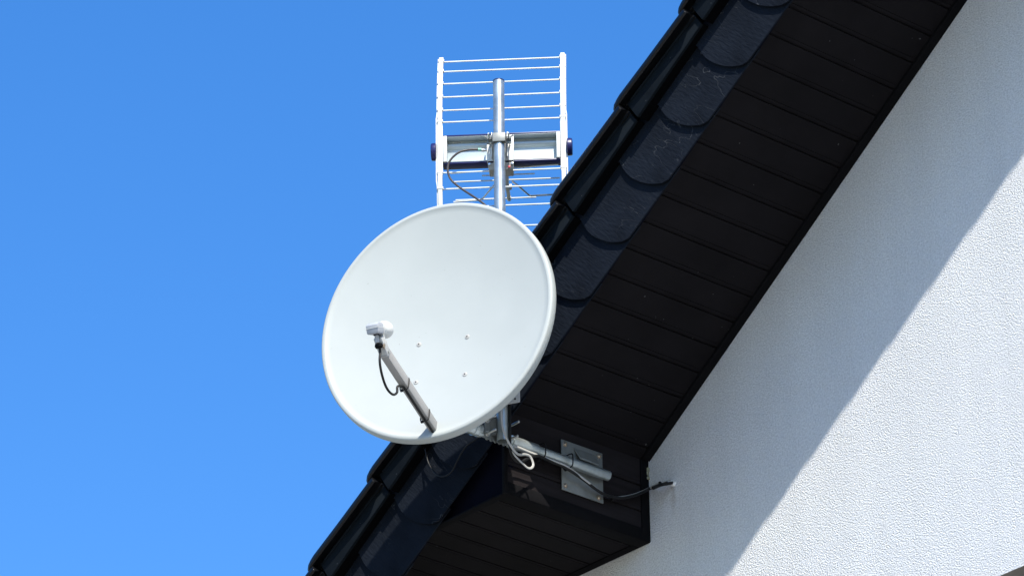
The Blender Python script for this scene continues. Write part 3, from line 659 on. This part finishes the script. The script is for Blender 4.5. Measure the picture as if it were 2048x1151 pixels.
for sg in (-1, 1):
    c = Ac+ra*sg*.033-af*.008+Z*(zc_-.002+(Aq.z-Ac.z)*.5)
    k = MB(); k.lathe(c+af*.045, ga, [(0,.0032),(.085,.0032),(.086,.0025)], 12); k.build('clamp_bolt', M_bolt, ant)
    k = MB(); k.lathe(c, ga, [(0,.0075),(.002,.0075),(.002,.0055),(.008,.005)], 12)
    for s3 in (-1, 1): k.box(c+ga*.008+ra*s3*.0095*math.cos(.5)+Z*.004, ((ra*s3*.8+Z*.35+ga*.45).normalized(), (Z*.9-ra*s3*.35).normalized(), ga), (.0075, .0028, .0012), .0008)
    k.build('wing_nut', M_galvd, ant)
# junction box below with screws and a red plug
jc = Aq+af*.052-Z*(HH+.013)
k = MB(); p4 = [(-.042,.012),(.044,.012),(.041,-.010),(-.038,-.010)]
k.prism([jc+ra*a_+Z*b_-af*.012+af*(.010 if b_ < 0 else 0) for a_, b_ in p4], af*.05); jb = k.build('junction_box', M_box, ant, clean=True, bev=.002)
for xx in (-.036, .040): k = MB(); k.lathe(jc+ra*xx+Z*.007-af*.011, ga, [(0,.0045),(.003,.004),(.0034,.001)], 12); k.build('screw', M_bolt, jb)
k = MB(); k.lathe(jc+ra*.030-Z*.004-af*.007, ga, [(0,.0042),(.003,.0040),(.0035,.001)], 14); k.build('red_plug', M_red, jb)
# boom, directors and bent dipole, on the far side
def fu(u_, z_=0, x_=0): return Ax+af*u_+Z*z_+ra*x_
k = MB(); k.box(fu(.13, -.052, .012), (ra, (af+Z*-.0).normalized(), Z), (.006, .115, .0075), .001); k.lathe(fu(.19,-.045,.012), -ra, [(-.014,.010),(.014,.010)], 14); boom = k.build('boom', M_plastic, ant)
def upx(y_, x_, z_):                     # forward distance so that the point shows at photo row y_
    lo_, hi_ = 0, .6
    for _ in range(40):
        md = (lo_+hi_)/2
        if proj(fu(md, z_, x_))[1] < y_: lo_ = md
        else: hi_ = md
    return lo_
u1, u2, u3, u0 = upx(349.5, 0, -.05), upx(360, 0, -.05), upx(396.5, 0, -.052), upx(343, 0, -.065)
print('dirs', u1, u2, u3, u0)
for u_, z_, a_, b_ in ((u1,-.05,-.068,.108),(u2,-.05,-.172,.190),(u3,-.052,-.168,.104)):
    k = MB(); k.tube([fu(u_, z_, a_), fu(u_, z_, b_)], .0026, 10); k.build('director_rod', M_alu, ant)
k = MB(); k.tube([fu(u0,-.065,-.17), fu(u0-.02,-.058,.19)], .0022, 10); k.build('director_rod', M_alu, ant)
def rayp(x_, y_, u_): return at(x_, y_, ga, ga.dot(Ax+af*u_))
k = MB(); k.tube([rayp(1024,362,u2), rayp(1036,371,u2+.01), rayp(1058,390,u3-.05), rayp(1062,391.5,u3-.05), rayp(1112,388.5,u3-.05)], .0034, 10); k.build('bent_dipole', M_bolt, ant)
k = MB(); k.tube([rayp(990,368,u2), rayp(982,377,u2+.01), rayp(966,396,u3-.05), rayp(958,400,u3-.05), rayp(907,404,u3-.05)], .0030, 10); k.build('bent_dipole', M_alu, ant)
k = MB(); k.tube([fu(u1,-.05,.016), fu(u3,-.052,.012)], .005, 10); k.lathe(fu(u3,-.052,.012), ga, [(-.008,.008),(.008,.008)], 12); k.build('boom_tip', M_plastic, boom)
# antenna coax
q1 = Ac+af*.036
def an(x_, y_, d=.03): return at(x_, y_, ga, ga.dot(Ac+af*d))
k = MB(); k.lathe(an(973,300,.030), -ra, [(0,.0045),(.008,.0045),(.009,.0058),(.017,.0058)], 14); cnn = k.build('connector', M_bolt, ant)
k = MB(); k.lathe(an(963,299,.026), -ra, [(0,.0052),(.011,.0052)], 14); k.build('green_ring', M_green, cnn)
cable('antenna_cable', [an(958,299,.026), an(940,299.5,.025), an(922,303,.022), an(908,312,.02), an(898,325,.02), an(895.5,340,.02), an(900,356,.02), an(912,369,.015), an(930,382,.005), an(950,395,-.01), an(968,408,-.02), an(985,425,-.03), an(993,450,-.03), V((MX-.02,Mb.y-.018,.72)), V((MX-.012,Mb.y-.024,.5))], .0036, M_brown, 'thin dark cable curving from the grid antenna down behind the dish rim')
# black down lead beside the mast, loop, then along the arm to the wall
def cx_(x_, y_, xp_=.075):
    xp_ = xp_-.021 if xp_ > .055 else max(xp_*.75, .016)
    return atx(x_, y_, xp_)
def cy_(x_, y_, f_): # between the arm and the wall hole
    return aty(x_, y_, f_)
bk = [V((MX+.004,Mb.y+.026,.60)), V((MX+.004,Mb.y+.026,.45)), cx_(1019.5,830,.118), cx_(1019.5,860,.118), cx_(1019.8,885,.112), cx_(1022,903,.105), cx_(1030,918,.10), cx_(1041,923.5,.098), cx_(1052,918,.092), cx_(1064,913,.085), cx_(1077,911,.078),
      cx_(1095,919,.068), cx_(1112,926,.066), cx_(1131,934.5,.066), cx_(1150,946.5,.066), cx_(1172,962,.056), cx_(1195,979.8,.045), cx_(1215,990.4,.038), cx_(1240,994.8,.032), cx_(1265,991,.032), cx_(1285,983.5,.036), cx_(1305,973.8,.045), aty(1325,968.5,W-.05), aty(1345,964.5,W-.004), aty(1349,963.5,W+.02)]
bc = cable('black_cable', bk, .0050, M_coax, 'black cable looping off the mast and running along the bracket arm to the wall hole')
whp = [cx_(1003,740,.122), cx_(1003,780,.125), cx_(1002.8,815,.128), cx_(1003.3,838,.13), cx_(1005.5,855,.13), cx_(1010.5,870,.13), cx_(1018,885,.128), cx_(1026,897,.122), cx_(1034,906,.115), cx_(1040,908.5,.108), cx_(1050,908,.10), cx_(1059,911,.095), cx_(1064,919,.094), cx_(1066.5,929,.095), cx_(1062.5,935,.098), cx_(1056,935,.10), cx_(1048,928.5,.104), cx_(1038,919,.108), cx_(1028,907.5,.112), cx_(1025,898,.106), cx_(1030,892,.088), cx_(1040,895,.082),
       cx_(1060,903.5,.08), cx_(1076,909.5,.078), cx_(1095,916,.070), cx_(1112,922.5,.069), cx_(1131,930.5,.069), cx_(1150,943,.068), cx_(1172,960,.054), cx_(1195,977.5,.038), cx_(1212,988.5,.031), cx_(1228,993.5,.024), cx_(1243,993.2,.024), cx_(1265,989.5,.024), cx_(1285,982,.03), cx_(1300,975,.036), aty(1318,966,W-.05), aty(1338,960.5,W-.006), aty(1346,961,W+.02)]
wc = cable('white_cable', whp, .0042, M_white, 'flat white cable hanging in a loop under the mast and running along the bracket arm', flat=.62)
for (x_, y_, w_) in ((1076, 905, .026), (1131.5, 924, .024)):
    c = cx_(x_, y_, PX+.004); tie(V((PX+.006, c.y, pe.z-.003)), Y, w_, w_, X, Z, bc)
k = MB(); k.tube([aty(1306,975,W-.085), aty(1320,969,W-.05), aty(1334,965,W-.02)], .0062, 12); k.box(aty(1320,968,W-.05)+Z*.006, (X,Y,Z), (.004,.004,.004), .001); k.build('sleeve', M_coax, bc, base=ROOTS[bc.name])
tie(cx_(1225,994.5,.025), (Y-Z*.1).normalized(), .006, .006, X, Z, bc, .0018)
# thin loop hanging in front of the slates
tl = [V((PX,-.215,pe.z+.03)), aty(851,880,-.045), aty(851,900,-.04), aty(857,925,-.035), aty(868,943,-.032), aty(880,951.5,-.03), aty(893,950,-.03), aty(905,940,-.03), aty(914,922,-.03), aty(924,903,-.032), aty(935,889,-.035), aty(950,879,-.04), V((PX-.0,-.135,pe.z-.02))]
cable('thin_cable', tl, .0026, M_coax, 'thin black cable sagging in a loop below the dish against the slates')
